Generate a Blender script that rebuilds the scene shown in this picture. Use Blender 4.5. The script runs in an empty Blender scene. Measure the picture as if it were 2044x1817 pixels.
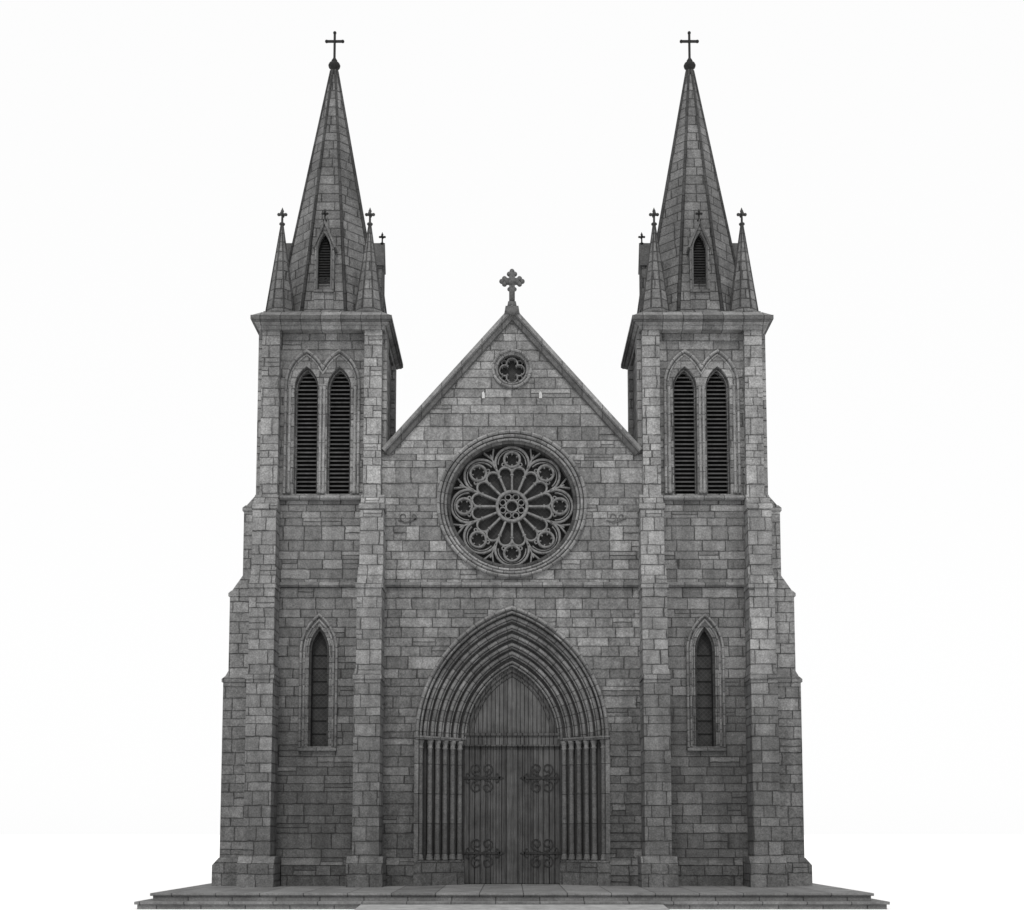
import bpy, bmesh, math, random
from mathutils import Vector, Matrix
random.seed(7)
PI = math.pi
scene = bpy.context.scene
COL = scene.collection
# ------------------------------------------------------------------ survey of the place (metres)
F = 2648.0; TH = math.radians(5.5); D = 40.0; H = 1.94; CX = 1022.0; CY = 1410.0; PZ = 0.40
def Z(py, Y):
    b = (CY - py) / F
    return H + (Y + D) / (math.cos(TH) - b*math.sin(TH)) * (math.sin(TH) + b*math.cos(TH))
def W(dpx, py, Y):
    b = (CY - py) / F
    return dpx / F * (Y + D) / (math.cos(TH) - b*math.sin(TH))

# ------------------------------------------------------------------ node helpers
class NT:
    def __init__(s, name):
        s.mat = bpy.data.materials.new(name); s.mat.use_nodes = True
        s.t = s.mat.node_tree; s.t.nodes.clear()
        s.out = s.t.nodes.new('ShaderNodeOutputMaterial')
        s.b = s.t.nodes.new('ShaderNodeBsdfPrincipled')
        s.t.links.new(s.b.outputs[0], s.out.inputs[0])
    def put(s, sock, v):
        if v is None: return
        if isinstance(v, bpy.types.NodeSocket): s.t.links.new(v, sock)
        else: sock.default_value = v
    def m(s, op, a, b=None, c=None, clamp=False):
        n = s.t.nodes.new('ShaderNodeMath'); n.operation = op; n.use_clamp = clamp
        s.put(n.inputs[0], a); s.put(n.inputs[1], b); s.put(n.inputs[2], c)
        return n.outputs[0]
    def add(s, a, b): return s.m('ADD', a, b)
    def sub(s, a, b): return s.m('SUBTRACT', a, b)
    def mul(s, a, b): return s.m('MULTIPLY', a, b)
    def sep(s, v):
        n = s.t.nodes.new('ShaderNodeSeparateXYZ'); s.put(n.inputs[0], v); return n.outputs
    def comb(s, x, y, z=0.0):
        n = s.t.nodes.new('ShaderNodeCombineXYZ'); s.put(n.inputs[0], x); s.put(n.inputs[1], y); s.put(n.inputs[2], z); return n.outputs[0]
    def noise(s, v, scale, detail=2.0, rough=0.5, dim='3D'):
        n = s.t.nodes.new('ShaderNodeTexNoise'); n.noise_dimensions = dim
        if dim == '1D': s.put(n.inputs['W'], v)
        else: s.put(n.inputs['Vector'], v)
        n.inputs['Scale'].default_value = scale; n.inputs['Detail'].default_value = detail; n.inputs['Roughness'].default_value = rough
        return n.outputs[0]
    def white(s, x, y):
        n = s.t.nodes.new('ShaderNodeTexWhiteNoise'); n.noise_dimensions = '2D'
        s.put(n.inputs['Vector'], s.comb(x, y)); return n.outputs['Value']
    def rng(s, v, a, b, c, d, smooth=False):
        n = s.t.nodes.new('ShaderNodeMapRange'); n.clamp = True
        if smooth: n.interpolation_type = 'SMOOTHSTEP'
        s.put(n.inputs[0], v)
        for i, q in enumerate((a, b, c, d)): s.put(n.inputs[i+1], q)
        return n.outputs[0]
    def geo(s):
        n = s.t.nodes.new('ShaderNodeNewGeometry'); return n.outputs['Position'], n.outputs['True Normal']
    def vmul(s, v, k):
        n = s.t.nodes.new('ShaderNodeVectorMath'); n.operation = 'MULTIPLY'; s.put(n.inputs[0], v); n.inputs[1].default_value = k; return n.outputs[0]
    def grey(s, v, tint=(1.0, 1.0, 1.0)):
        n = s.t.nodes.new('ShaderNodeCombineColor')
        for i in range(3): s.put(n.inputs[i], s.mul(v, tint[i]))
        return n.outputs[0]
    def finish(s, val, height=None, dist=.02, strength=1.0, rough=.9, tint=(1, 1, 1), spec=.25, metal=0.0):
        s.put(s.b.inputs['Base Color'], s.grey(val, tint))
        s.put(s.b.inputs['Roughness'], rough); s.b.inputs['Specular IOR Level'].default_value = spec
        s.b.inputs['Metallic'].default_value = metal
        if height is not None:
            n = s.t.nodes.new('ShaderNodeBump'); n.inputs['Distance'].default_value = dist; n.inputs['Strength'].default_value = strength
            s.put(n.inputs['Height'], height); s.t.links.new(n.outputs[0], s.b.inputs['Normal'])
        return s.mat

def weather(n, pos):
    """blotches, run-off streaks and rising damp, as one multiplier"""
    big = n.rng(n.noise(pos, .33, 3), .3, .7, .78, 1.18)
    streak = n.rng(n.noise(n.vmul(pos, (2.2, 2.2, .22)), 1.0, 4, .6), .35, .65, .76, 1.12)
    grain = n.rng(n.noise(pos, 20.0, 5, .8), .3, .7, .58, 1.36)
    mid = n.rng(n.noise(pos, 5.0, 4, .65), .3, .7, .76, 1.22)
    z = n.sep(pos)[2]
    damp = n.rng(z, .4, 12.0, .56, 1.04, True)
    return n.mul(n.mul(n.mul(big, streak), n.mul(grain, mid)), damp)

def masonry(name, h=.30, w=.66, base=.20, var=.48, jointv=.035, split=.10, wob=.7, rowvar=1.0, fade=.3):
    n = NT(name); pos, nr = n.geo(); x, y, z = n.sep(pos); nx, ny, nz = n.sep(nr)
    isx = n.m('GREATER_THAN', n.m('ABSOLUTE', nx), n.m('ABSOLUTE', ny))
    u = n.add(x, n.mul(isx, n.sub(y, x)))
    w1 = n.sub(n.noise(pos, 3.1, 5, .72), .5); w2 = n.sub(n.noise(n.vmul(pos, (1.1, .9, 1.3)), 3.3, 5, .72), .5)
    u = n.add(u, n.mul(w1, .12*wob)); zz = n.add(z, n.mul(w2, .075*wob))
    v = n.add(n.m('DIVIDE', zz, h), n.mul(n.noise(z, 1.1, 0, dim='1D'), 1.3*rowvar))
    row = n.m('FLOOR', v); fv = n.m('FRACT', v)
    r1 = n.white(row, 3.7)
    wr = n.mul(n.add(.78, n.mul(r1, .55)), w)
    u1 = n.add(n.m('DIVIDE', u, wr), n.mul(r1, 37.0))
    u1 = n.add(u1, n.mul(n.noise(n.comb(n.mul(u, .9), n.mul(row, 7.31)), 1.0, 0), 1.6))
    col = n.m('FLOOR', u1); fu = n.m('FRACT', u1)
    rc = n.white(n.add(col, .31), n.add(row, .77))
    sp = n.m('LESS_THAN', rc, split)
    f2 = n.m('FRACT', n.mul(fv, 2.0)); sb = n.mul(sp, n.m('FLOOR', n.mul(fv, 2.0)))
    fvv = n.add(fv, n.mul(sp, n.sub(f2, fv)))
    hh = n.mul(n.sub(1.0, n.mul(sp, .5)), h)
    du = n.mul(n.m('MINIMUM', fu, n.sub(1.0, fu)), wr); dv = n.mul(n.m('MINIMUM', fvv, n.sub(1.0, fvv)), hh)
    d = n.m('MINIMUM', du, dv)
    jw = n.rng(n.noise(pos, 2.7, 4, .65), .32, .68, -.002, .014)
    joint = n.m('SUBTRACT', 1.0, n.rng(d, n.mul(jw, .4), n.add(jw, .009), 0.0, 1.0, True))
    soft = n.rng(d, 0.0, .06, .84, 1.0, True)
    r2 = n.white(n.add(col, n.mul(sb, .37)), n.add(row, n.mul(sb, .53)))
    tone = n.add(1.0 - var*.42, n.mul(n.m('POWER', r2, 1.9), var*1.3))
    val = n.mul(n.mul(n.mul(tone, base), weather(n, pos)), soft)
    jf = n.mul(joint, n.rng(n.noise(pos, 1.3, 3), .32, .6, fade, .92))
    val = n.add(n.mul(val, n.sub(1.0, jf)), n.mul(jf, jointv))
    hgt = n.add(n.mul(n.sub(1.0, joint), .5), n.add(n.mul(n.noise(pos, 9.0, 6, .75), .9), n.mul(r2, .25)))
    return n.finish(val, hgt, .06, 1.0)

def trim(name, mode='uv', step=.36, base=.20, line=.62):
    n = NT(name); pos, nr = n.geo(); x, y, z = n.sep(pos); nx, ny, nz = n.sep(nr)
    if mode == 'uv':
        uvn = n.t.nodes.new('ShaderNodeUVMap'); u = n.sep(uvn.outputs[0])[0]
    elif mode == 'z': u = z
    else:
        isx = n.m('GREATER_THAN', n.m('ABSOLUTE', nx), n.m('ABSOLUTE', ny)); u = n.add(x, n.mul(isx, n.sub(y, x)))
    q = n.add(n.m('DIVIDE', u, step), .5); fr = n.m('FRACT', q); r = n.white(n.m('FLOOR', q), n.m('FLOOR', n.mul(y, .3)))
    d = n.mul(n.m('MINIMUM', fr, n.sub(1.0, fr)), step)
    j = n.sub(1.0, n.rng(d, .005, .018, 0, 1, True))
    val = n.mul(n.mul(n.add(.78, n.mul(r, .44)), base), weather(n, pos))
    val = n.mul(val, n.sub(1.0, n.mul(j, line)))
    hgt = n.add(n.mul(n.sub(1.0, j), .4), n.mul(n.noise(pos, 12, 5, .7), .6))
    return n.finish(val, hgt, .025, .8)

M_WALL = masonry('coursed rubble masonry', base=.222)
M_TWALL = masonry('darker tower masonry', base=.190)
M_BUTT = masonry('dressed buttress masonry', h=.33, w=.58, base=.240, var=.34, split=.06, fade=.3)
M_SPIRE = masonry('spire masonry', h=.32, w=.56, base=.155, var=.30, split=.0, jointv=.03, wob=.45, rowvar=.15, fade=.6)
M_ARCH = trim('moulded stone with voussoir joints', 'uv', .34, .205)
M_HOLLOW = trim('hollows with painted shade', 'uv', .34, .055, .4)  # recessed stone coloured dark, painting in the shade between mouldings
M_TRIM = trim('dressed stone blocks', 'world', .62, .19)
M_DTRIM = trim('weathered dark cornice stone', 'world', .62, .095)  # darker dressed stone for cornices, coping moulding, lucarne gables and scrolls
M_SHAFT = trim('turned stone shafts', 'z', .9, .19)
M_RIB = trim('dark spire rib stone', 'z', .5, .05)
def simple(name, base, rough=.7, nz=8.0, amp=.4, spec=.3, metal=0.0, dist=.01):
    n = NT(name); pos, nr = n.geo()
    k = n.rng(n.noise(pos, nz, 5, .7), .3, .7, 1-amp, 1+amp)
    return n.finish(n.mul(k, base), n.noise(pos, nz*3, 4), dist, .6, rough, spec=spec, metal=metal)
M_IRON = simple('aged wrought iron', .020, .7, 14, spec=.15)
M_HINGE = simple('rusted hinge iron', .032, .8, 10, .5, spec=.15)
M_LOUV = simple('weathered louvre slats', .060, .8, 6)
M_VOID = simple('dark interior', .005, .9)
M_TRAC = simple('tracery stone', .160, .9, 9, .45)
M_CROSS = simple('weathered carved cross stone', .095, .9, 12, .45)
M_ROOF = simple('slate roof', .07, .8, 5)
M_PALE = simple('pale lime stone', .42, .9, 14, .3)
M_RAMP = simple('pale worn slab', .30, .9, 3, .3)
def glass_mat():
    n = NT('leaded dark glass'); pos, nr = n.geo(); x, y, z = n.sep(pos)
    a = n.m('FRACT', n.mul(n.add(x, z), 7.0)); b = n.m('FRACT', n.mul(n.sub(x, z), 7.0))
    la = n.m('LESS_THAN', a, .2); lb = n.m('LESS_THAN', b, .2); l = n.m('MAXIMUM', la, lb)
    val = n.add(n.mul(n.noise(pos, 4, 4, .7), .050), n.mul(l, .022))
    return n.finish(val, n.add(l, n.mul(n.noise(pos, 2.5, 2), 1.5)), .012, .7, n.add(.5, n.mul(l, .3)), spec=.2)
M_GLASS = glass_mat()
def wood_mat(name, base, step=.165):
    n = NT(name); pos, nr = n.geo(); x, y, z = n.sep(pos)
    q = n.m('DIVIDE', x, step); fr = n.m('FRACT', q); r = n.white(n.m('FLOOR', q), 1.3)
    d = n.mul(n.m('MINIMUM', fr, n.sub(1.0, fr)), step)
    j = n.sub(1.0, n.rng(d, .004, .013, 0, 1, True))
    g = n.rng(n.noise(n.vmul(pos, (26, 26, 1.2)), 1.0, 5, .7), .3, .7, .58, 1.38)
    st = n.rng(n.noise(pos, 1.5, 5, .65), .3, .7, .64, 1.28)
    val = n.mul(n.mul(n.mul(n.add(.8, n.mul(r, .42)), base), n.mul(g, st)), n.sub(1.0, n.mul(j, .85)))
    return n.finish(val, n.add(n.mul(n.sub(1.0, j), .6), n.mul(g, .25)), .02, .8, .8, spec=.15)
M_DOOR = wood_mat('old oak planks', .070)
M_TYMP = wood_mat('tympanum planks', .090, .13)
def paving():
    n = NT('worn paving stone'); pos, nr = n.geo(); x, y, z = n.sep(pos); nx, ny, nz = n.sep(nr)
    isx = n.m('GREATER_THAN', n.m('ABSOLUTE', nx), n.m('ABSOLUTE', ny)); u = n.add(x, n.mul(isx, n.sub(y, x)))
    row = n.m('FLOOR', n.add(n.mul(z, 5.0), .5)); q = n.add(n.m('DIVIDE', u, 1.15), n.mul(row, .37)); fr = n.m('FRACT', q)
    d = n.mul(n.m('MINIMUM', fr, n.sub(1.0, fr)), 1.15); j = n.sub(1.0, n.rng(d, .006, .02, 0, 1, True))
    k = n.mul(n.rng(n.noise(pos, 1.3, 5, .65), .3, .7, .65, 1.3), n.rng(n.noise(pos, 18, 4, .7), .3, .7, .7, 1.3))
    val = n.mul(n.mul(n.mul(k, .16), n.add(.85, n.mul(n.white(n.m('FLOOR', q), row), .3))), n.sub(1.0, n.mul(j, .7)))
    return n.finish(val, n.add(n.mul(n.sub(1.0, j), .4), n.noise(pos, 9, 5, .7)), .02, .7)
M_PAVE = paving()
M_GROUND = simple('bleached pale ground', .90, .95, .7, .02, .0, 0, .002)

# ------------------------------------------------------------------ mesh helpers
def BM():
    bm = bmesh.new(); bm.loops.layers.uv.verify(); return bm
def link(name, bm, mat, parent=None, smooth=False, kind=None, label=None):
    bmesh.ops.recalc_face_normals(bm, faces=bm.faces[:])
    me = bpy.data.meshes.new(name); bm.to_mesh(me); bm.free(); me.materials.append(mat)
    if smooth:
        for p in me.polygons: p.use_smooth = True
    o = bpy.data.objects.new(name, me); COL.objects.link(o)
    if parent is not None:
        o.parent = parent
        if parent.type == 'EMPTY': o.matrix_parent_inverse = Matrix.Translation(-parent.location)
    if kind: o['kind'] = kind
    if label: o['label'] = label
    return o
def prism(bm, pts, vec):
    vec = Vector(vec); a = [bm.verts.new(p) for p in pts]; b = [bm.verts.new(Vector(p)+vec) for p in pts]
    n = len(pts); bm.faces.new(a); bm.faces.new(b[::-1])
    for i in range(n): bm.faces.new((a[i], a[(i+1) % n], b[(i+1) % n], b[i]))
def box(bm, x0, x1, y0, y1, z0, z1):
    prism(bm, [(x0, y0, z0), (x1, y0, z0), (x1, y1, z0), (x0, y1, z0)], (0, 0, z1-z0))
def frus(bm, cx, cy, a0, z0, a1, z1, b0=None, b1=None):
    b0 = a0 if b0 is None else b0; b1 = a1 if b1 is None else b1
    lo = [bm.verts.new((cx+i*a0, cy+j*b0, z0)) for i, j in ((-1, -1), (1, -1), (1, 1), (-1, 1))]
    hi = [bm.verts.new((cx+i*a1, cy+j*b1, z1)) for i, j in ((-1, -1), (1, -1), (1, 1), (-1, 1))]
    bm.faces.new(lo[::-1]); bm.faces.new(hi)
    for i in range(4): bm.faces.new((lo[i], lo[(i+1) % 4], hi[(i+1) % 4], hi[i]))
def plate(bm, outline, holes, y0, y1):
    cu = bpy.data.curves.new('tmp', 'CURVE'); cu.dimensions = '2D'; cu.fill_mode = 'BOTH'; cu.extrude = abs(y1-y0)/2
    for lp in [outline]+list(holes):
        sp = cu.splines.new('POLY'); sp.points.add(len(lp)-1)
        for i, p in enumerate(lp): sp.points[i].co = (p[0], p[1], 0, 1)
        sp.use_cyclic_u = True
    ob = bpy.data.objects.new('tmp', cu); COL.objects.link(ob)
    me = bpy.data.meshes.new_from_object(ob)
    me.transform(Matrix.Translation((0, (y0+y1)/2, 0)) @ Matrix.Rotation(PI/2, 4, 'X'))
    for lay in list(me.uv_layers): me.uv_layers.remove(lay)
    t = bmesh.new(); t.from_mesh(me); bmesh.ops.remove_doubles(t, verts=t.verts[:], dist=1e-5); t.to_mesh(me); t.free()
    bm.from_mesh(me)
    bpy.data.objects.remove(ob); bpy.data.curves.remove(cu); bpy.data.meshes.remove(me)
def sweep(bm, path, prof, closed=False):
    """profile (n, y) swept along a path of (x, z); n grows to the left of travel"""
    uvl = bm.loops.layers.uv.verify(); N = len(path); P_ = [Vector(p) for p in path]; rings = []; L = [0.0]
    for i in range(1, N): L.append(L[-1] + (P_[i]-P_[i-1]).length)
    tot = L[-1] + (P_[0]-P_[-1]).length
    for i in range(N):
        if closed: a = (P_[i]-P_[i-1]).normalized(); b = (P_[(i+1) % N]-P_[i]).normalized()
        else:
            a = (P_[i]-P_[i-1]).normalized() if i > 0 else (P_[1]-P_[0]).normalized()
            b = (P_[i+1]-P_[i]).normalized() if i < N-1 else a
        na = Vector((-a.y, a.x)); nb = Vector((-b.y, b.x)); m = (na+nb)
        if m.length < 1e-4: m = na
        m.normalize(); k = 1.0/max(.35, m.dot(na))
        rings.append([bm.verts.new((P_[i].x+m.x*k*q[0], q[1], P_[i].y+m.y*k*q[0])) for q in prof])
    n = len(prof)
    for i in range(N if closed else N-1):
        A = rings[i]; B = rings[(i+1) % N]; la = L[i]; lb = L[i+1] if i+1 < N else tot
        for j in range(n):
            f = bm.faces.new((A[j], A[(j+1) % n], B[(j+1) % n], B[j]))
            for lp, uu in zip(f.loops, (la, la, lb, lb)): lp[uvl].uv = (uu, 0)
    if not closed: bm.faces.new(rings[0]); bm.faces.new(rings[-1][::-1])
def rect(n0, n1, y0, y1): return [(n0, y0), (n1, y0), (n1, y1), (n0, y1)]
def roll(nc, yc, r, k=8): return [(nc+r*math.cos(2*PI*i/k), yc+r*math.sin(2*PI*i/k)) for i in range(k)]
def bev(n0, n1, yf, yb, c): return [(n0, yb), (n0, yf+c), (n0+c, yf), (n1-c, yf), (n1, yf+c), (n1, yb)]
def arch(cx, zs, w, rise, n=12, z0=None):
    R = (rise*rise+w*w)/(2*w); ph = math.acos(max(-1, min(1, (R-w)/R))); out = []
    if z0 is not None: out.append((cx-w, z0))
    for i in range(n+1):
        a = PI-ph*i/n; out.append((cx-w+R+R*math.cos(a), zs+R*math.sin(a)))
    for i in range(n-1, -1, -1):
        a = ph*i/n; out.append((cx+w-R+R*math.cos(a), zs+R*math.sin(a)))
    if z0 is not None: out.append((cx+w, z0))
    return out
def circ(cx, cz, r, n=48, a0=0.0): return [(cx+r*math.cos(a0-2*PI*i/n), cz+r*math.sin(a0-2*PI*i/n)) for i in range(n)]
def arc(cx, cz, r, a0, a1, n=14): return [(cx+r*math.cos(a0+(a1-a0)*i/n), cz+r*math.sin(a0+(a1-a0)*i/n)) for i in range(n+1)]
def lathe(bm, cx, cy, prof, seg=14):
    rings = [[bm.verts.new((cx+r*math.cos(2*PI*i/seg), cy+r*math.sin(2*PI*i/seg), z)) for i in range(seg)] for r, z in prof]
    for A, B in zip(rings, rings[1:]):
        for i in range(seg): bm.faces.new((A[i], A[(i+1) % seg], B[(i+1) % seg], B[i]))
    bm.faces.new(rings[0][::-1]); bm.faces.new(rings[-1])
def tube(bm, a, b, r0, r1=None, seg=6):
    a = Vector(a); b = Vector(b); r1 = r0 if r1 is None else r1; d = (b-a).normalized()
    u = d.orthogonal().normalized(); v = d.cross(u)
    A = [bm.verts.new(a+(u*math.cos(2*PI*i/seg)+v*math.sin(2*PI*i/seg))*r0) for i in range(seg)]
    B = [bm.verts.new(b+(u*math.cos(2*PI*i/seg)+v*math.sin(2*PI*i/seg))*r1) for i in range(seg)]
    for i in range(seg): bm.faces.new((A[i], A[(i+1) % seg], B[(i+1) % seg], B[i]))
    bm.faces.new(A[::-1]); bm.faces.new(B)
def ball(bm, x, y, z, r, sx=1, sy=1, sz=1):
    bmesh.ops.create_icosphere(bm, subdivisions=2, radius=r, matrix=Matrix.Translation((x, y, z)) @ Matrix.Diagonal((sx, sy, sz, 1)))
def thing(name, label, cat, loc):
    o = bpy.data.objects.new(name, None); COL.objects.link(o); o.location = loc; o['label'] = label; o['category'] = cat; return o

church = thing('church', 'grey stone gothic church front with twin cross-topped spires, rose window and arched wooden doors', 'church', (0, 0, PZ))

# ------------------------------------------------------------------ the key heights
Zsill = Z(992, -.1); Zstr = Z(1168, 0); Zcorn0 = Z(657, -.3); Zcorn1 = Z(637, -.55); Zcorn2 = Zcorn1+.13; Zcorn3 = Zcorn2+.20
Zpl = Z(1722, -.1); XC = 5.87; YC = 1.61; HU = 1.85; HL = 1.95

def string_prof(bm, x0, x1, z, yf, h=.13, yb=.3):
    prism(bm, [(x0, yb, z-h/2), (x0, yf+.05, z-h/2), (x0, yf, z-h/2+.05), (x0, yf, z+h/2-.05), (x0, -.0, z+h/2+.03), (x0, yb, z+h/2+.03)], (x1-x0, 0, 0))

def buttress_front(bm, xa, xb):
    """xa outer flush edge, xb free edge; stages with sloped weatherings"""
    sg = 1 if xb > xa else -1
    def st(wd, yf, z0, z1, yt, z2, ex=0.0):
        x0, x1 = sorted((xa-sg*ex, xa+sg*wd))
        prism(bm, [(x0, .3, z0), (x0, yf, z0), (x0, yf, z1), (x0, yt, z2), (x0, .3, z2)], (x1-x0, 0, 0))
    z_p1 = Z(1727, -1.25); z_p2 = Z(1710, -1.05)
    st(.93, -1.25, PZ, z_p1, -1.05, z_p2, .13)
    a = Z(1350, -1.05); b = Z(1335, -.85); st(.78, -1.05, z_p2, a, -.85, b)
    c = Z(1168, -.85); d = Z(1132, -.6); st(.75, -.85, b, c, -.6, d)
    e = Z(1010, -.6); f = Z(988, -.24); st(.71, -.6, d, e, -.25, f)
    for yf, zz, wd in ((-1.05, a, .78), (-.85, c, .75), (-.6, e, .71)):
        x0, x1 = sorted((xa-sg*.035, xa+sg*(wd+.035)))
        prism(bm, [(x0, .28, zz-.08), (x0, yf-.045, zz-.08), (x0, yf-.045, zz+.01), (x0, yf+.06, zz+.09), (x0, .28, zz+.09)], (x1-x0, 0, 0))
def buttress_side(bm, s, y0, y1):
    xi = XC+HL-.2
    def st(ax, z0, z1, bx, z2, e=0.0):
        prism(bm, [(s*xi, y0-e, z0), (s*(XC+ax), y0-e, z0), (s*(XC+ax), y0-e, z1), (s*(XC+bx), y0-e, z2), (s*xi, y0-e, z2)], (0, y1-y0+2*e, 0))
    st(3.10, PZ, Z(1727, .1), 2.90, Z(1712, .1), .1)
    a = Z(1357, .1); b = Z(1340, .1); st(2.90, Z(1712, .1), a, 2.75, b)
    c = Z(1186, .1); d = Z(1150, .1); st(2.75, b, c, 2.37, d)
    e = Z(1016, .1); f = Z(990, .1); st(2.37, d, e, 2.02, f)
    for ax, zz in ((2.90, a), (2.75, c), (2.37, e)):
        prism(bm, [(s*xi, y0-.03, zz-.08), (s*(XC+ax+.045), y0-.03, zz-.08), (s*(XC+ax+.045), y0-.03, zz+.01), (s*(XC+ax-.05), y0-.03, zz+.09), (s*xi, y0-.03, zz+.09)], (0, y1-y0+.06, 0))

def cross_latin(bm, x, y, z0, h, wd, za, r):
    """slender cross with flared tips"""
    box(bm, x-r, x+r, y-r*.8, y+r*.8, z0, z0+h); box(bm, x-wd, x+wd, y-r*.75, y+r*.75, za-r, za+r)
    for dx, dz in ((wd, za), (-wd, za)): ball(bm, x+dx, y, dz, r*1.6)
    ball(bm, x, y, z0+h, r*1.6); ball(bm, x, y, za, r*1.8)

def finial(bm, x, y, z, k=1.0):
    lathe(bm, x, y, [(.05*k, z-.05), (.055*k, z), (.10*k, z+.04*k), (.10*k, z+.08*k), (.040*k, z+.12*k), (.036*k, z+.34*k)], 8)
    zc = z+.40*k
    for ax in ((1, 0, 0), (0, 1, 0), (-1, 0, 0), (0, -1, 0), (0, 0, 1)):
        p = Vector((x, y, zc))+Vector(ax)*.12*k
        tube(bm, (x, y, zc), p, .045*k, .05*k); ball(bm, p.x, p.y, p.z, .058*k)
    lathe(bm, x, y, [(.05*k, zc+.10*k), (.04*k, zc+.16*k), (.006, zc+.25*k)], 6)

def octa(bm, cx, cy, rings, cap=True):
    """rings of (inradius, z), flat faces to the front"""
    R = []
    for r, z in rings:
        c = r/math.cos(PI/8); R.append([bm.verts.new((cx+c*math.cos(PI/8+k*PI/4), cy+c*math.sin(PI/8+k*PI/4), z)) for k in range(8)])
    for A, B in zip(R, R[1:]):
        for k in range(8): bm.faces.new((A[k], A[(k+1) % 8], B[(k+1) % 8], B[k]))
    bm.faces.new(R[0][::-1]); bm.faces.new(R[-1])

def tower(s):
    xc = s*XC
    # ---- body
    lx = xc; lz_s = Z(1300, .0); lw = W(20.5, 1400, .0); lbot = Z(1490, 0); lrise = Z(1251, 0)-lz_s
    bw = W(24, 880, 0); bsep = W(32.8, 880, 0); b_bot = Z(986, 0); b_s = Z(773, 0); b_rise = Z(731, 0)-b_s
    bm = BM()
    plate(bm, [(xc-HL, PZ), (xc+HL, PZ), (xc+HL, Zsill), (xc-HL, Zsill)], [arch(lx, lz_s, lw, lrise, 10, lbot)], 0, .7)
    box(bm, xc-HL, xc+HL, .7, 3.52, PZ, Zsill)
    plate(bm, [(xc-HU, Zsill), (xc+HU, Zsill), (xc+HU, Zcorn0+.1), (xc-HU, Zcorn0+.1)],
          [arch(xc-bsep, b_s, bw, b_rise, 10, b_bot), arch(xc+bsep, b_s, bw, b_rise, 10, b_bot)], .01, .7)
    box(bm, xc-HU, xc+HU, .7, 3.4, Zsill, Zcorn0+.1)
    for a, b in ((xc-1.02, xc+1.02),): prism(bm, [(a, .1, PZ), (a, -.14, PZ), (a, -.14, Zpl-.06), (a, -.0, Zpl+.06), (a, .1, Zpl+.06)], (b-a, 0, 0))
    t = link('tower', bm, M_TWALL, church)
    # ---- pilasters
    for sg in (-1, 1):
        bm = BM()
        x0, x1 = sorted((xc+sg*HU, xc+sg*(HU-.54)))
        box(bm, x0, x1, -.26, .2, Zsill-.02, Zcorn0)
        out = HU+(.17 if sg == s else .13)
        x0, x1 = sorted((xc+sg*(HU-.1), xc+sg*out))
        box(bm, x0, x1, .05, .60, Zsill-.05, Zcorn0)
        link('corner_pilaster', bm, M_BUTT, t)
        bm = BM(); x0, x1 = sorted((xc+sg*(HU-.1), xc+sg*out)); box(bm, x0, x1, 2.85, 3.38, Zsill-.05, Zcorn0)
        x0, x1 = sorted((xc+sg*(HU-.003), xc+sg*(HU-.54))); box(bm, x0, x1, 3.2, 3.55, Zsill-.02, Zcorn0)
        link('corner_pilaster', bm, M_BUTT, t)
    # ---- buttresses
    for sg in (-1, 1):
        bm = BM(); buttress_front(bm, xc+sg*1.98, xc); link('buttress', bm, M_BUTT, t)
    for y0, y1 in ((.03, .80), (2.70, 3.48)):
        bm = BM(); buttress_side(bm, s, y0, y1); link('buttress', bm, M_BUTT, t)
    # ---- strings
    bm = BM(); string_prof(bm, xc-1.22, xc+1.22, Zstr, -.12); link('string_course', bm, M_TRIM, t)
    bm = BM(); string_prof(bm, xc-1.29, xc+1.29, Zsill-.02, -.19, .15); link('window_sill', bm, M_TRIM, t)
    bm = BM()                                                     # frieze at the head of the belfry panel
    box(bm, xc-HU+.54, xc+HU-.54, -.20, .2, Z(655, -.16), Zcorn0+.1)
    box(bm, xc-HU+.54, xc+HU-.54, -.10, .2, Z(661, -.16), Z(655, -.16)-.002)
    link('frieze', bm, M_TRIM, t)
    # ---- cornice: bed mould, corona, weathering
    bm = BM()
    frus(bm, xc, YC, 1.93, Zcorn0-.02, 1.95, Zcorn0+.10); frus(bm, xc, YC, 1.99, Zcorn0+.102, 2.07, Zcorn1-.05)
    link('bed_moulding', bm, M_TRIM, t)
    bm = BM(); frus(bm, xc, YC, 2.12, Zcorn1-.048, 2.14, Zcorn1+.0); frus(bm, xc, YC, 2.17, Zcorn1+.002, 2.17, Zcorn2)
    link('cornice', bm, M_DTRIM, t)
    bm = BM(); frus(bm, xc, YC, 2.15, Zcorn2+.002, 1.88, Zcorn3); link('cornice_weathering', bm, M_TRIM, t)
    # ---- lancet
    pa = arch(lx, lz_s, lw, lrise, 12, lbot)
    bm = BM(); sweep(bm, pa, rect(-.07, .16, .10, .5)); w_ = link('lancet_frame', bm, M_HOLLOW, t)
    bm = BM()
    sweep(bm, pa, bev(-.065, -.02, .14, .45, .015)); sweep(bm, pa, bev(.015, .075, .0, .3, .02))
    sweep(bm, pa, bev(.105, .165, -.05, .3, .02))
    pb = arch(lx, lz_s, lw+.20, Z(1231, 0)-lz_s, 12, lbot-.03); sweep(bm, pb, bev(.0, .07, -.10, .3, .025))
    link('lancet_moulding', bm, M_ARCH, w_)
    bm = BM(); prism(bm, [(lx-lw-.27, .4, lbot-.14), (lx-lw-.27, -.12, lbot-.14), (lx-lw-.27, -.12, lbot-.06), (lx-lw-.27, .2, lbot+.01), (lx-lw-.27, .4, lbot+.01)], (2*lw+.54, 0, 0))
    link('window_sill', bm, M_TRIM, t)
    bm = BM(); plate(bm, arch(lx, lz_s, lw+.03, lrise+.04, 12, lbot-.02), [], .42, .46)
    pn = link('window_pane', bm, M_GLASS, t)
    bm = BM()                                                     # saddle bars
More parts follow.
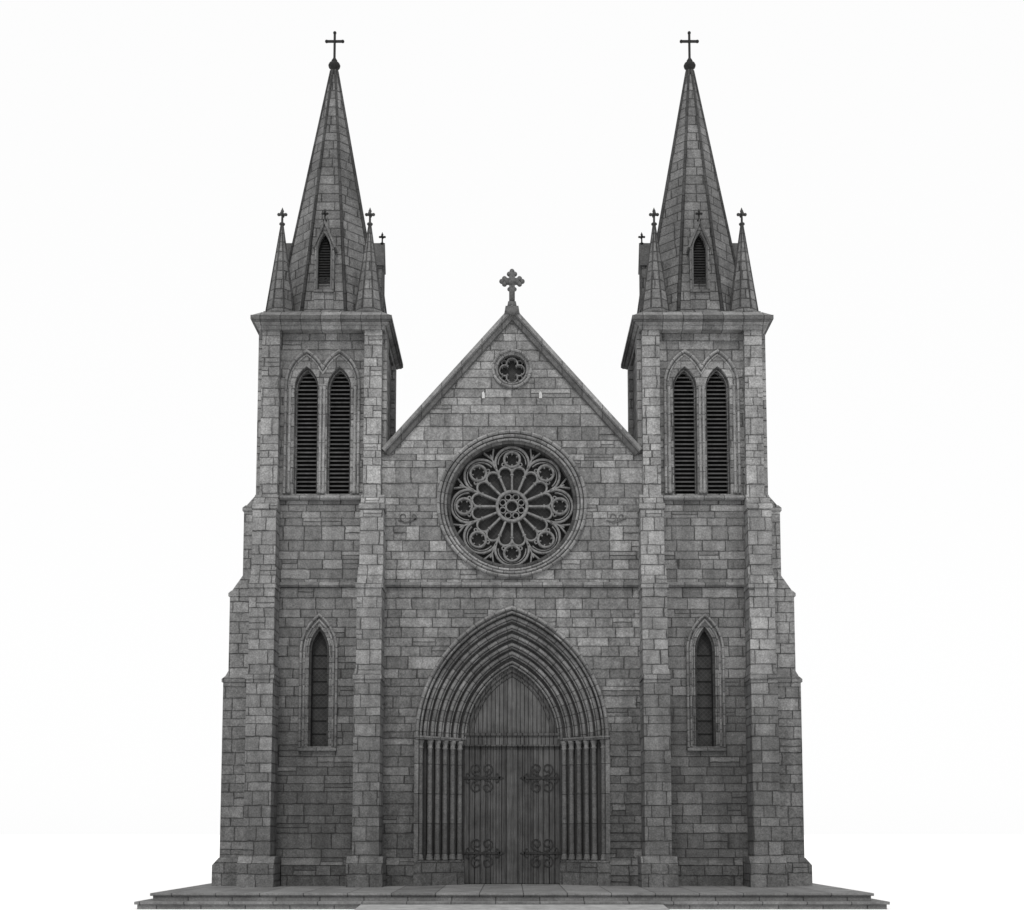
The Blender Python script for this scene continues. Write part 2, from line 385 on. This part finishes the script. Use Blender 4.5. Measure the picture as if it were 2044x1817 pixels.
    for i in range(1, 8): zq = lbot+(lz_s-lbot)*i/7.2; box(bm, lx-lw+.06, lx+lw-.06, .395, .425, zq-.014, zq+.014)
    link('saddle_bars', bm, M_VOID, t)
    # ---- belfry arches
    zs2 = Z(768, 0); hr = Z(704, 0)-zs2
    bm = BM()
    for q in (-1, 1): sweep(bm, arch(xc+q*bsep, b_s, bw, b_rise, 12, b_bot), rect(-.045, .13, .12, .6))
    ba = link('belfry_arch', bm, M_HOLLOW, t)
    bm = BM()
    for q in (-1, 1):
        pa = arch(xc+q*bsep, b_s, bw, b_rise, 12, b_bot)
        sweep(bm, pa, bev(-.055, -.01, .18, .55, .015)); sweep(bm, pa, bev(.03, .085, .04, .5, .02))
    A = arch(xc-bsep, zs2, W(38, 800, 0), hr, 12, b_bot); B = arch(xc+bsep, zs2, W(38, 800, 0), hr, 12, b_bot)
    A = [p for p in A if p[0] < xc-.01]; B = [p for p in B if p[0] > xc+.01]
    zv = A[-1][1]-.04; path = A+[(xc, zv)]+B
    sweep(bm, path, bev(.0, .075, -.10, .2, .03)); sweep(bm, path, bev(-.085, -.035, -.03, .2, .02))
    link('belfry_moulding', bm, M_ARCH, ba)
    for dx in (-.055, .055, -bsep-bw-.13, bsep+bw+.13):
        bm = BM()
        lathe(bm, xc+dx, -.01, [(.07, b_bot), (.07, b_bot+.1), (.042, b_bot+.16), (.040, b_s-.1), (.07, b_s), (.075, b_s+.06)], 10)
        link('belfry_shaft', bm, M_SHAFT, t, True)
    for q in (-1, 1):
        cx = xc+q*bsep; bm = BM(); n = 30; top = b_s+b_rise
        for i in range(n):
            z = b_bot+.02+(top-b_bot-.06)*i/n
            ww = bw-.01
            if z+.10 > b_s:
                R = (b_rise**2+bw**2)/(2*bw); dz = z+.10-b_s
                ww = max(.0, math.sqrt(max(0, R*R-dz*dz))-(R-bw))-.01
            if ww < .03: continue
            prism(bm, [(cx-ww, .24, z), (cx-ww, .40, z+.08), (cx-ww, .40, z+.10), (cx-ww, .24, z+.04)], (2*ww, 0, 0))
        link('louvre', bm, M_LOUV, t)
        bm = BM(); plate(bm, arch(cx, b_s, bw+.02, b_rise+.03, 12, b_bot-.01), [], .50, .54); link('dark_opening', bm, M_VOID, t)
    # ---- spire
    zb = Zcorn3; ztop = Z(143, YC); rb = 1.67; rt = .105
    bm = BM(); octa(bm, xc, YC, [(rb, zb-.02), (rt, ztop)])
    box(bm, xc-1.84, xc+1.84, YC-1.84, YC+1.84, zb-.05, zb+.05)
    sp = link('spire', bm, M_SPIRE, church)
    for k in range(8):
        a = PI/8+k*PI/4; c0 = rb/math.cos(PI/8); c1 = rt/math.cos(PI/8); bm = BM()
        tube(bm, (xc+c0*math.cos(a), YC+c0*math.sin(a), zb), (xc+c1*math.cos(a), YC+c1*math.sin(a), ztop), .062, .04)
        link('spire_rib', bm, M_RIB, sp, True)
    bm = BM()
    zz = ztop
    lathe(bm, xc, YC, [(.13, zz-.25), (.145, zz), (.10, zz+.03), (.10, zz+.07), (.18, zz+.13), (.20, zz+.20), (.17, zz+.27), (.08, zz+.32), (.10, zz+.37), (.05, zz+.45), (.035, zz+.5)], 16)
    link('spire_ball', bm, M_IRON, sp, True)
    bm = BM(); zt = Z(66, YC); za = Z(83, YC); cross_latin(bm, xc, YC, zz+.42, zt-zz-.42, W(16, 83, YC), za, .036)
    link('spire_cross', bm, M_IRON, sp)
    # ---- lucarnes on the four cardinal faces
    for k in range(4):
        rot = Matrix.Translation((xc, YC, 0)) @ Matrix.Rotation(k*PI/2, 4, 'Z')
        f = -1.66; zo0 = Z(580, -.05); zo1 = Z(466, -.05); zsp = Z(500, -.05); ow = .205; hw = .30; ze = Z(490, -.05); za = Z(441, -.05)
        def place(bm): bmesh.ops.transform(bm, matrix=rot, verts=bm.verts[:])
        bm = BM()
        out = [(-hw, zb+.05), (hw, zb+.05), (hw, ze), (0, za-.06), (-hw, ze)]
        plate(bm, out, [arch(0, zsp, ow, zo1-zsp, 8, zo0)], f, f+.25)
        prism(bm, [(p[0], f+.25, p[1]) for p in out], (0, 1.1, 0))
        place(bm); link('lucarne', bm, M_SPIRE, sp)
        bm = BM(); pth = [(-hw-.04, ze-.08), (0, za-.04), (hw+.04, ze-.08)]
        sweep(bm, pth, [(-.03, f-.07), (.03, f-.07), (.03, f+1.0), (-.03, f+1.0)])
        pa = arch(0, zsp, ow, zo1-zsp, 8, zo0); sweep(bm, pa, bev(-.005, .045, f-.05, f+.1, .02))
        box(bm, -.31, .31, f-.07, f+.05, zo0-.07, zo0)
        place(bm); link('lucarne_gable', bm, M_DTRIM, sp)
        bm = BM()
        for i in range(20):
            z = zo0+.03+i*(zo1-zo0-.12)/20; ww = ow-.01
            if z+.1 > zsp: ww = ow*max(.12, 1-((z+.1-zsp)/(zo1-zsp))**1.4)
            prism(bm, [(-ww, f+.16, z), (-ww, f+.20, z+.05), (-ww, f+.20, z+.07), (-ww, f+.16, z+.02)], (2*ww, 0, 0))
        place(bm); link('louvre', bm, M_IRON, sp)
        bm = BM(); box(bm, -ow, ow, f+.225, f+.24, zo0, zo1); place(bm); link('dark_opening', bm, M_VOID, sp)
        bm = BM(); finial(bm, 0, f+.02, za-.02, .66); place(bm); link('finial', bm, M_IRON, sp)
    # ---- pinnacles
    for sx in (-1, 1):
        for sy in (-1, 1):
            px, py = xc+sx*1.385, YC+sy*1.385; bm = BM(); hp = 3.05
            octa(bm, px, py, [(.47, zb+.055), (.47, zb+.12)]); octa(bm, px, py, [(.425, zb+.12), (.035, zb+hp)])
            p = link('pinnacle', bm, M_SPIRE, church)
            bm = BM()
            for k in range(8):
                a = PI/8+k*PI/4; c0 = .425/math.cos(PI/8); tube(bm, (px+c0*math.cos(a), py+c0*math.sin(a), zb+.12), (px+.035*math.cos(a), py+.035*math.sin(a), zb+hp), .030, .018, 5)
            link('pinnacle_ribs', bm, M_RIB, p)
            bm = BM(); finial(bm, px, py, zb+hp-.03, .92); link('finial', bm, M_RIB, p)

for s in (-1, 1): tower(s)

# ------------------------------------------------------------------ nave front
ZA = Z(628, 0); ZE = Z(905, 0); XE = 3.915; slope = (ZA-ZE)/XE
rc = (0.0, Z(1006, 0)); k_r = W(1, 1008, 0)
R_in = 128*k_r
qc = (0.0, Z(736, 0)); k_q = W(1, 736, 0)
KO = 6
wpx = [186, 171, 156, 141, 126, 111, 97]
apx = [1218, 1236, 1254, 1272, 1290, 1307, 1324]
Yk = [.05, .22, .40, .58, .76, .94, 1.1]
zs = Z(1474, .3); ZF = PZ
AK = [(W(wpx[i], 1480, Yk[i]), Z(apx[i], Yk[i])-zs) for i in range(7)]
bm = BM()
zs1 = Zsill; xu = 4.015
outl = [(-XE, PZ), (-AK[0][0], PZ)]+arch(0, zs, AK[0][0], AK[0][1], 20)+[(AK[0][0], PZ), (XE, PZ), (XE, zs1), (xu, zs1), (xu, ZA-slope*xu), (0, ZA), (-xu, ZA-slope*xu), (-xu, zs1), (-XE, zs1)]
plate(bm, outl, [circ(rc[0], rc[1], R_in, 72), circ(qc[0], qc[1], 33*k_q, 40)], .03, 1.4)
box(bm, -XE, XE, 1.4, 16, PZ, Zsill)
prism(bm, [(-xu, 1.4, Zsill), (xu, 1.4, Zsill), (xu, 1.4, ZA-slope*xu-.15), (0, 1.4, ZA-.15), (-xu, 1.4, ZA-slope*xu-.15)], (0, 14.6, 0))
for sg in (-1, 1):
    a, b = sorted((sg*(AK[0][0]+.06), sg*XE))
    prism(bm, [(a, .1, PZ), (a, -.12, PZ), (a, -.12, Zpl-.06), (a, .02, Zpl+.06), (a, .1, Zpl+.06)], (b-a, 0, 0))
nave = link('nave_wall', bm, M_WALL, church)
bm = BM()
for sg in (-1, 1):
    prism(bm, [(0, .9, ZA+.02), (sg*4.3, .9, ZA+.02-slope*4.3), (sg*4.3, .9, ZA-.10-slope*4.3), (0, .9, ZA-.10)], (0, 15.3, 0))
link('nave_roof', bm, M_ROOF, church)
bm = BM()
pp = [(-XE+.02, ZE), (0, ZA), (XE-.02, ZE)]
sweep(bm, pp, [(.02, -.08), (.05, -.20), (.14, -.20), (.17, -.14), (.17, .75), (.02, .75)])
gc = link('gable_coping', bm, M_TRIM, church)
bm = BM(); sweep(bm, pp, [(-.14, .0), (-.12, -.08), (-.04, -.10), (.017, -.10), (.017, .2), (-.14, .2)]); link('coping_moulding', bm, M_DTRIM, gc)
bm = BM(); string_prof(bm, -XE+.02, XE-.02, Zstr, -.11); link('string_course', bm, M_TRIM, nave)
# gable cross
bm = BM(); zt = ZA+.18
frus(bm, 0, .0, .24, zt-.25, .20, zt+.02); frus(bm, 0, .0, .15, zt+.02, .12, zt+.20)
zc = Z(562, 0); a = W(15, 562, 0)
box(bm, -.09, .09, -.07, .07, zt+.18, Z(545, 0)); box(bm, -a, a, -.065, .065, zc-.09, zc+.09)
for dx, dz in ((a, 0), (-a, 0), (0, a*1.0)):
    for ox, oz in ((0, .09), (0, -.09), (.085, 0), (-.085, 0)):
        if dx and ox*dx < 0: continue
        ball(bm, dx+ox, 0, zc+dz+oz, .082)
ball(bm, 0, 0, zc, .16); ball(bm, .08, 0, zc-a-.02, .07); ball(bm, -.08, 0, zc-a-.02, .07)
link('gable_cross', bm, M_CROSS, church, True)
for sg in (-1, 1):
    bm = BM(); x = sg*W(57, 788, 0); z = Z(788, 0); prism(bm, [(x-.045, .0, z-.11), (x+.045, .0, z-.11), (x+.045, .0, z+.04), (x, .0, z+.11), (x-.045, .0, z+.06)], (0, .1, 0))
    link('stone_inset', bm, M_PALE, nave)
def curl(bm, cx, cz, r, a0, turns, sgn, y0, y1, wd, n=22):
    p = []
    for i in range(n+1):
        t = i/n; rr = r*(1-.72*t); aa = a0+sgn*turns*2*PI*t; p.append((cx+rr*math.cos(aa), cz+rr*math.sin(aa)))
    sweep(bm, p, rect(-wd, wd, y0, y1))
for sg in (-1, 1):
    bm = BM(); x = sg*W(208, 1035, 0); z = Z(1035, 0)
    sweep(bm, [(x-.30, z-.05), (x-.10, z-.13), (x+.12, z-.08), (x+.30, z+.02)], rect(-.018, .018, .0, .1))
    curl(bm, x-.12, z+.05, .15, -PI/2, .8, sg, .0, .1, .016); curl(bm, x+.17, z+.06, .11, -PI/2, .8, -sg, .0, .1, .014)
    link('carved_scroll', bm, M_DTRIM, nave)

# ------------------------------------------------------------------ rose window
def K(v): return v*k_r*1.035
bm = BM(); sweep(bm, circ(*rc, 123.5*k_r, 96), rect(0, 20*k_r, .03, .62), True)
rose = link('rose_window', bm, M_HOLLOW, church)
for r0, r1, yf, yb, c in ((144, 150, -.13, .3, .04), (137, 142.5, -.07, .3, .035), (130.5, 135.5, .0, .5, .03), (124, 128.5, .10, .6, .025)):
    bm = BM(); sweep(bm, circ(*rc, r0*k_r, 96), bev(0, (r1-r0)*k_r, yf, yb, c), True)
    link('rose_ring', bm, M_ARCH, rose)
bm = BM(); TY0, TY1 = .28, .46
sweep(bm, circ(*rc, K(26), 40), bev(0, K(6.0), TY0-.04, TY1, .025), True)
sweep(bm, circ(*rc, K(10), 24), bev(0, K(3.4), TY0, TY1, .015), True)
for k in range(8):
    a = PI/8+k*PI/4; sweep(bm, circ(rc[0]+K(19.5)*math.cos(a), rc[1]+K(19.5)*math.sin(a), K(4.8), 14), bev(0, K(2.2), TY0+.02, TY1-.02, .01), True)
link('rose_hub', bm, M_TRAC, rose)
for k in range(16):
    a = PI/2+k*PI/8; r1 = 74 if k % 2 == 0 else 88; dx, dz = math.cos(a), math.sin(a)
    bm = BM(); sweep(bm, [(rc[0]+K(31)*dx, rc[1]+K(31)*dz), (rc[0]+K(r1)*dx, rc[1]+K(r1)*dz)], bev(-K(2.1), K(2.1), TY0, TY1-.03, .015))
    sweep(bm, [(rc[0]+K(61)*dx, rc[1]+K(61)*dz), (rc[0]+K(63.5)*dx, rc[1]+K(63.5)*dz)], bev(-K(3.5), K(3.5), TY0-.02, TY1-.05, .02))
    link('rose_spoke', bm, M_TRAC, rose)
bm = BM()
for k in range(16):
    a = PI/2+PI/16+k*PI/8; c = (rc[0]+K(66)*math.cos(a), rc[1]+K(66)*math.sin(a)); r = K(66*math.sin(PI/16))
    sweep(bm, arc(*c, r, a+PI*.53, a-PI*.53, 12), bev(-K(1.9), K(1.9), TY0+.01, TY1-.02, .015))
    sweep(bm, circ(rc[0]+K(84.5)*math.cos(a), rc[1]+K(84.5)*math.sin(a), K(2.0), 10), bev(0, K(2.2), TY0+.02, TY1-.02, .008), True)
for k in range(8):
    a = PI/2+k*PI/4; c = (rc[0]+K(85)*math.cos(a), rc[1]+K(85)*math.sin(a))
    sweep(bm, arc(*c, K(32.5), a+PI*.60, a-PI*.60, 26), bev(-K(2.3), K(2.3), TY0-.02, TY1, .02))
    sweep(bm, arc(*c, K(27), a+PI*.52, a-PI*.52, 26), bev(-K(1.2), K(1.2), TY0+.03, TY1-.01, .01))
    a2 = a+PI/8                                                   # cusped darts between the lobes
    for b2, q2 in ((0, 110), (.085, 119), (-.085, 119)):
        sweep(bm, [(rc[0]+K(100 if b2 else 88)*math.cos(a2), rc[1]+K(100 if b2 else 88)*math.sin(a2)), (rc[0]+K(q2)*math.cos(a2+b2), rc[1]+K(q2)*math.sin(a2+b2))], bev(-K(1.6), K(1.6), TY0-.01+abs(b2)*.1, TY1-.01, .01))
link('rose_tracery', bm, M_TRAC, rose)
for k in range(8):
    a = PI/2+k*PI/4; c = (rc[0]+K(93)*math.cos(a), rc[1]+K(93)*math.sin(a)); bm = BM()
    sweep(bm, circ(*c, K(13), 28), bev(0, K(4.6), TY0-.03, TY1-.01, .025), True)
    for q in range(6):
        b = q*PI/3+a; sweep(bm, [(c[0]+K(13.5)*math.cos(b), c[1]+K(13.5)*math.sin(b)), (c[0]+K(9.5)*math.cos(b), c[1]+K(9.5)*math.sin(b))], bev(-K(1.3), K(1.3), TY0+.02, TY1-.03, .01))
    link('rose_roundel', bm, M_TRAC, rose)
bm = BM(); plate(bm, circ(*rc, 126.5*k_r, 72), [], .50, .54); link('window_pane', bm, M_GLASS, rose)
# quatrefoil window
bm = BM(); Q = lambda v: v*k_q
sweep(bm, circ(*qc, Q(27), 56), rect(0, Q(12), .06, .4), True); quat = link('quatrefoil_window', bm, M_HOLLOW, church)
bm = BM(); sweep(bm, circ(*qc, Q(35.5), 56), bev(0, Q(4.5), -.07, .3, .03), True); sweep(bm, circ(*qc, Q(29), 56), bev(0, Q(4), .0, .4, .03), True); link('quatrefoil_ring', bm, M_ARCH, quat)
bm = BM()
for k in range(4):
    a = PI/2+k*PI/2; c = (qc[0]+Q(14.5)*math.cos(a), qc[1]+Q(14.5)*math.sin(a))
    sweep(bm, arc(*c, Q(11), a+PI*.72, a-PI*.72, 18), bev(-Q(1.5), Q(1.5), .14, .34, .015))
    for q in (-1, 1):
        b = a+q*.9; sweep(bm, [(c[0]+Q(11)*math.cos(b), c[1]+Q(11)*math.sin(b)), (c[0]+Q(7)*math.cos(b), c[1]+Q(7)*math.sin(b))], bev(-Q(1.0), Q(1.0), .17, .32, .01))
    a += PI/4; c = (qc[0]+Q(22.5)*math.cos(a), qc[1]+Q(22.5)*math.sin(a)); sweep(bm, circ(*c, Q(4.0), 14), bev(0, Q(1.9), .16, .34, .01), True)
link('quatrefoil_tracery', bm, M_TRAC, quat)
bm = BM(); plate(bm, circ(*qc, Q(32.5), 40), [], .37, .41); link('window_pane', bm, M_GLASS, quat)

# ------------------------------------------------------------------ portal
bm = BM()
for k in range(KO):
    (w0, r0), (w1, r1) = AK[k], AK[k+1]
    e = .004*(k+1)
    o = [(-w0-.05, ZF)]+arch(0, zs, w0+.05, r0+.07, 20)+[(w0+.05, ZF), (w1, ZF)]+arch(0, zs, w1, r1, 20)[::-1]+[(-w1, ZF)]
    plate(bm, o, [], Yk[k]+.20, 1.40-e)
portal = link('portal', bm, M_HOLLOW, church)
for k in range(KO+1):
    w0, r0 = AK[k]; pa = arch(0, zs+.02, w0, r0-.02, 22); bm = BM()
    if k == 0:
        sweep(bm, pa, bev(.01, .11, -.11, .2, .035)); sweep(bm, pa, bev(-.085, -.02, -.01, .22, .02))
    elif k < KO:
        y = Yk[k]-.02; sweep(bm, pa, roll(.055, y+.03, .056, 10)); sweep(bm, pa, bev(-.05, -.012, y+.06, y+.25, .012))
    else: sweep(bm, pa, bev(-.005, .07, 1.06, 1.35, .03)); sweep(bm, pa, bev(-.085, -.02, 1.14, 1.35, .02))
    link('arch_moulding', bm, M_ARCH, portal)
xo = AK[0][0]+.09; xi = AK[6][0]+.0
for sg in (-1, 1):
    def splay(e, z0, z1, o=0.0): 
        prism(bm, [(sg*(xo+o), .5, z0), (sg*(xo+o), -.10-e, z0), (sg*(xo-.18), -.10-e, z0), (sg*(xi-e*.5), 1.03-e, z0), (sg*(xi-e*.5), 1.32, z0), (sg*xo, 1.32, z0)], (0, 0, z1-z0))
    bm = BM(); splay(.08, PZ, Zpl-.05, .03); splay(.03, Zpl-.05, Zpl+.05, .01)
    link('portal_pedestal', bm, M_BUTT, portal)
    bm = BM(); splay(.02, zs-.05, zs+.0); splay(.06, zs+.001, zs+.05, .03); link('portal_impost', bm, M_TRIM, portal)
    for k in range(KO):
        (w0, _), (w1, _) = AK[k], AK[k+1]; x = sg*(w0*.5+w1*.5); y = Yk[k]+.06
        if k == 0: x = sg*(w0-.05)
        bm = BM(); zb = Zpl+.05; zt = zs-.05
        lathe(bm, x, y, [(.108, zb), (.108, zb+.06), (.09, zb+.09), (.098, zb+.13), (.076, zb+.18), (.073, zt-.27), (.088, zt-.255), (.088, zt-.225), (.070, zt-.21), (.082, zt-.12), (.112, zt-.05), (.112, zt)], 14)
        link('portal_shaft', bm, M_SHAFT, portal, True)
    bm = BM(); x = sg*(xo-.03); box(bm, min(x-.06, x+.06), max(x-.06, x+.06), -.09, .1, Zpl+.05, zs-.05); link('portal_jamb', bm, M_SHAFT, portal)
# tympanum, lintel, doors
w6, r6 = AK[6]; zl0 = Z(1487, 1.2); zl1 = Z(1464, 1.2)
bm = BM(); plate(bm, [(-w6-.02, zl1-.02)]+arch(0, zs, w6+.02, r6+.03, 20)+[(w6+.02, zl1-.02)], [], 1.24, 1.34); tym = link('tympanum', bm, M_TYMP, church)
bm = BM(); sweep(bm, arch(0, zs, w6-.20, r6-.28, 20), bev(.0, .09, 1.18, 1.3, .03)); sweep(bm, arch(0, zs, w6-.27, r6-.38, 20), bev(-.025, .025, 1.20, 1.3, .012))
link('tympanum_frame', bm, M_DOOR, tym)
bm = BM(); box(bm, -w6-.01, w6+.01, 1.16, 1.34, zl0, zl1-.08); link('lintel', bm, M_TYMP, portal)
bm = BM(); box(bm, -w6-.01, w6+.01, 1.10, 1.34, zl1-.078, zl1+.0); box(bm, -w6-.01, w6+.01, 1.13, 1.32, zl0-.05, zl0-.002); link('lintel_rail', bm, M_DOOR, portal)
for sg in (-1, 1):
    bm = BM(); n = 8; x0 = .02; x1 = w6+.02
    for i in range(n):
        a = x0+(x1-x0)*i/n+.006; b = x0+(x1-x0)*(i+1)/n-.006; p = sorted((sg*a, sg*b)); yo = random.uniform(0, .008)
        prism(bm, [(p[0], 1.24+yo, ZF+.02), (p[0]+.012, 1.225+yo, ZF+.02), (p[1]-.012, 1.225+yo, ZF+.02), (p[1], 1.24+yo, ZF+.02), (p[1], 1.3, ZF+.02), (p[0], 1.3, ZF+.02)], (0, 0, zl0-ZF-.03))
    p = sorted((sg*x0, sg*x1)); box(bm, p[0], p[1], 1.26, 1.31, ZF+.01, zl0)
    dr = link('door', bm, M_DOOR, church)
    if sg < 0:
        bm = BM(); box(bm, -.035, .035, 1.185, 1.26, ZF+.02, zl0-.01); link('meeting_strip', bm, M_TYMP, dr)
    for py in (1553, 1703):
        bm = BM(); z = Z(py, 1.2); e = sg*(w6-.02); Y0, Y1 = 1.195, 1.235
        tip = sg*W(24, py, 1.2); wd = .026
        sweep(bm, [(e, z), (tip, z)], rect(-.034, .034, Y0, Y1))
        c = sg*W(59, py, 1.2)
        for q in (-1, 1):
            for dirn, off in ((1, .17), (-1, -.17)):
                cx = c+sg*.02+off*1.0; cz = z+q*.28
                a0 = -PI/2 if q > 0 else PI/2
                curl(bm, cx, cz, .19, a0, 1.25, dirn*q, Y0+.003*(2+dirn), Y1, wd*.75)
                sweep(bm, [(c+sg*.02, z), (c+sg*.02+off*.5, z+q*.055), (cx, cz-q*.19)], rect(-wd*.7, wd*.7, Y0+.012, Y1))
            curl(bm, tip+sg*.10, z+q*.085, .075, -PI/2*q, .9, -q*sg, Y0+.004, Y1, wd*.6)
            curl(bm, e-sg*.14, z+q*.10, .09, -PI/2*q, .8, q*sg, Y0+.006, Y1, wd*.6)
        prism(bm, [(tip-sg*.13, Y0, z), (tip, Y0, z+.06), (tip+sg*.05, Y0, z), (tip, Y0, z-.06)], (0, .03, 0))
        link('strap_hinge', bm, M_HINGE, dr)

# ------------------------------------------------------------------ platform
plat = thing('stone_platform', 'low stone platform of two long steps that the church stands on', 'platform', (0, 5, 0))
bm = BM(); box(bm, -9.40, 9.40, -4.95, 17.5, .20, .33); prism(bm, [(-9.46, -5.0, .33), (-9.46, -5.02, .345), (-9.46, -5.02, .39), (-9.46, -5.0, PZ), (-9.46, 17.6, PZ), (-9.46, 17.6, .33)], (18.92, 0, 0)); link('step', bm, M_PAVE, plat)
bm = BM(); box(bm, -9.70, 9.70, -5.33, 17.8, -.02, .125); prism(bm, [(-9.76, -5.39, .125), (-9.76, -5.41, .14), (-9.76, -5.41, .185), (-9.76, -5.39, .198), (-9.76, 17.9, .198), (-9.76, 17.9, .125)], (19.52, 0, 0)); link('step', bm, M_PAVE, plat)
bm = BM(); prism(bm, [(-3.9, -5.43, -.01), (-3.9, -8.5, -.01), (-3.9, -8.5, .01), (-3.9, -5.43, .13)], (7.8, 0, 0)); link('entrance_ramp', bm, M_RAMP, plat)
bm = BM(); v = [bm.verts.new(p) for p in ((-900, -300, 0), (900, -300, 0), (900, 2500, 0), (-900, 2500, 0))]; bm.faces.new(v); link('ground', bm, M_GROUND, None, kind='structure')

# ------------------------------------------------------------------ light, sky, camera
SE = math.radians(48); SA = math.radians(5)
w = bpy.data.worlds.new('World'); scene.world = w; w.use_nodes = True; nt = w.node_tree; nt.nodes.clear()
out = nt.nodes.new('ShaderNodeOutputWorld'); bg = nt.nodes.new('ShaderNodeBackground'); sky = nt.nodes.new('ShaderNodeTexSky')
sky.sky_type = 'NISHITA'; sky.sun_disc = False; sky.sun_elevation = SE; sky.sun_rotation = PI+SA
hs = nt.nodes.new('ShaderNodeHueSaturation'); hs.inputs['Saturation'].default_value = .06; hs.inputs['Value'].default_value = .10
mx = nt.nodes.new('ShaderNodeMixRGB'); mx.inputs[0].default_value = .04; mx.inputs[1].default_value = (1.01, 1.01, 1.01, 1)
nt.links.new(sky.outputs[0], hs.inputs['Color']); nt.links.new(hs.outputs[0], mx.inputs[2]); nt.links.new(mx.outputs[0], bg.inputs[0]); bg.inputs[1].default_value = 1.0
nt.links.new(bg.outputs[0], out.inputs[0])
sd = bpy.data.lights.new('sun', 'SUN'); sd.energy = 1.5; sd.angle = math.radians(10); sd.color = (1, .985, .96)
so = bpy.data.objects.new('sun', sd); COL.objects.link(so)
dirv = Vector((math.sin(SA)*math.cos(SE), math.cos(SE)*math.cos(SA), -math.sin(SE)))
so.rotation_euler = dirv.to_track_quat('-Z', 'Y').to_euler(); so.location = (-5, -30, 40)
cd = bpy.data.cameras.new('camera'); cam = bpy.data.objects.new('camera', cd); COL.objects.link(cam)
cd.sensor_width = 36; cd.sensor_fit = 'HORIZONTAL'; cd.lens = 36*F/2044.0; cd.shift_y = (CY-908.5)/2044.0; cd.clip_end = 5000
cam.location = (0, -D, H); cam.rotation_euler = (PI/2+TH, 0, 0); scene.camera = cam
scene.view_settings.view_transform = 'Standard'; scene.view_settings.look = 'None'; scene.view_settings.exposure = 0
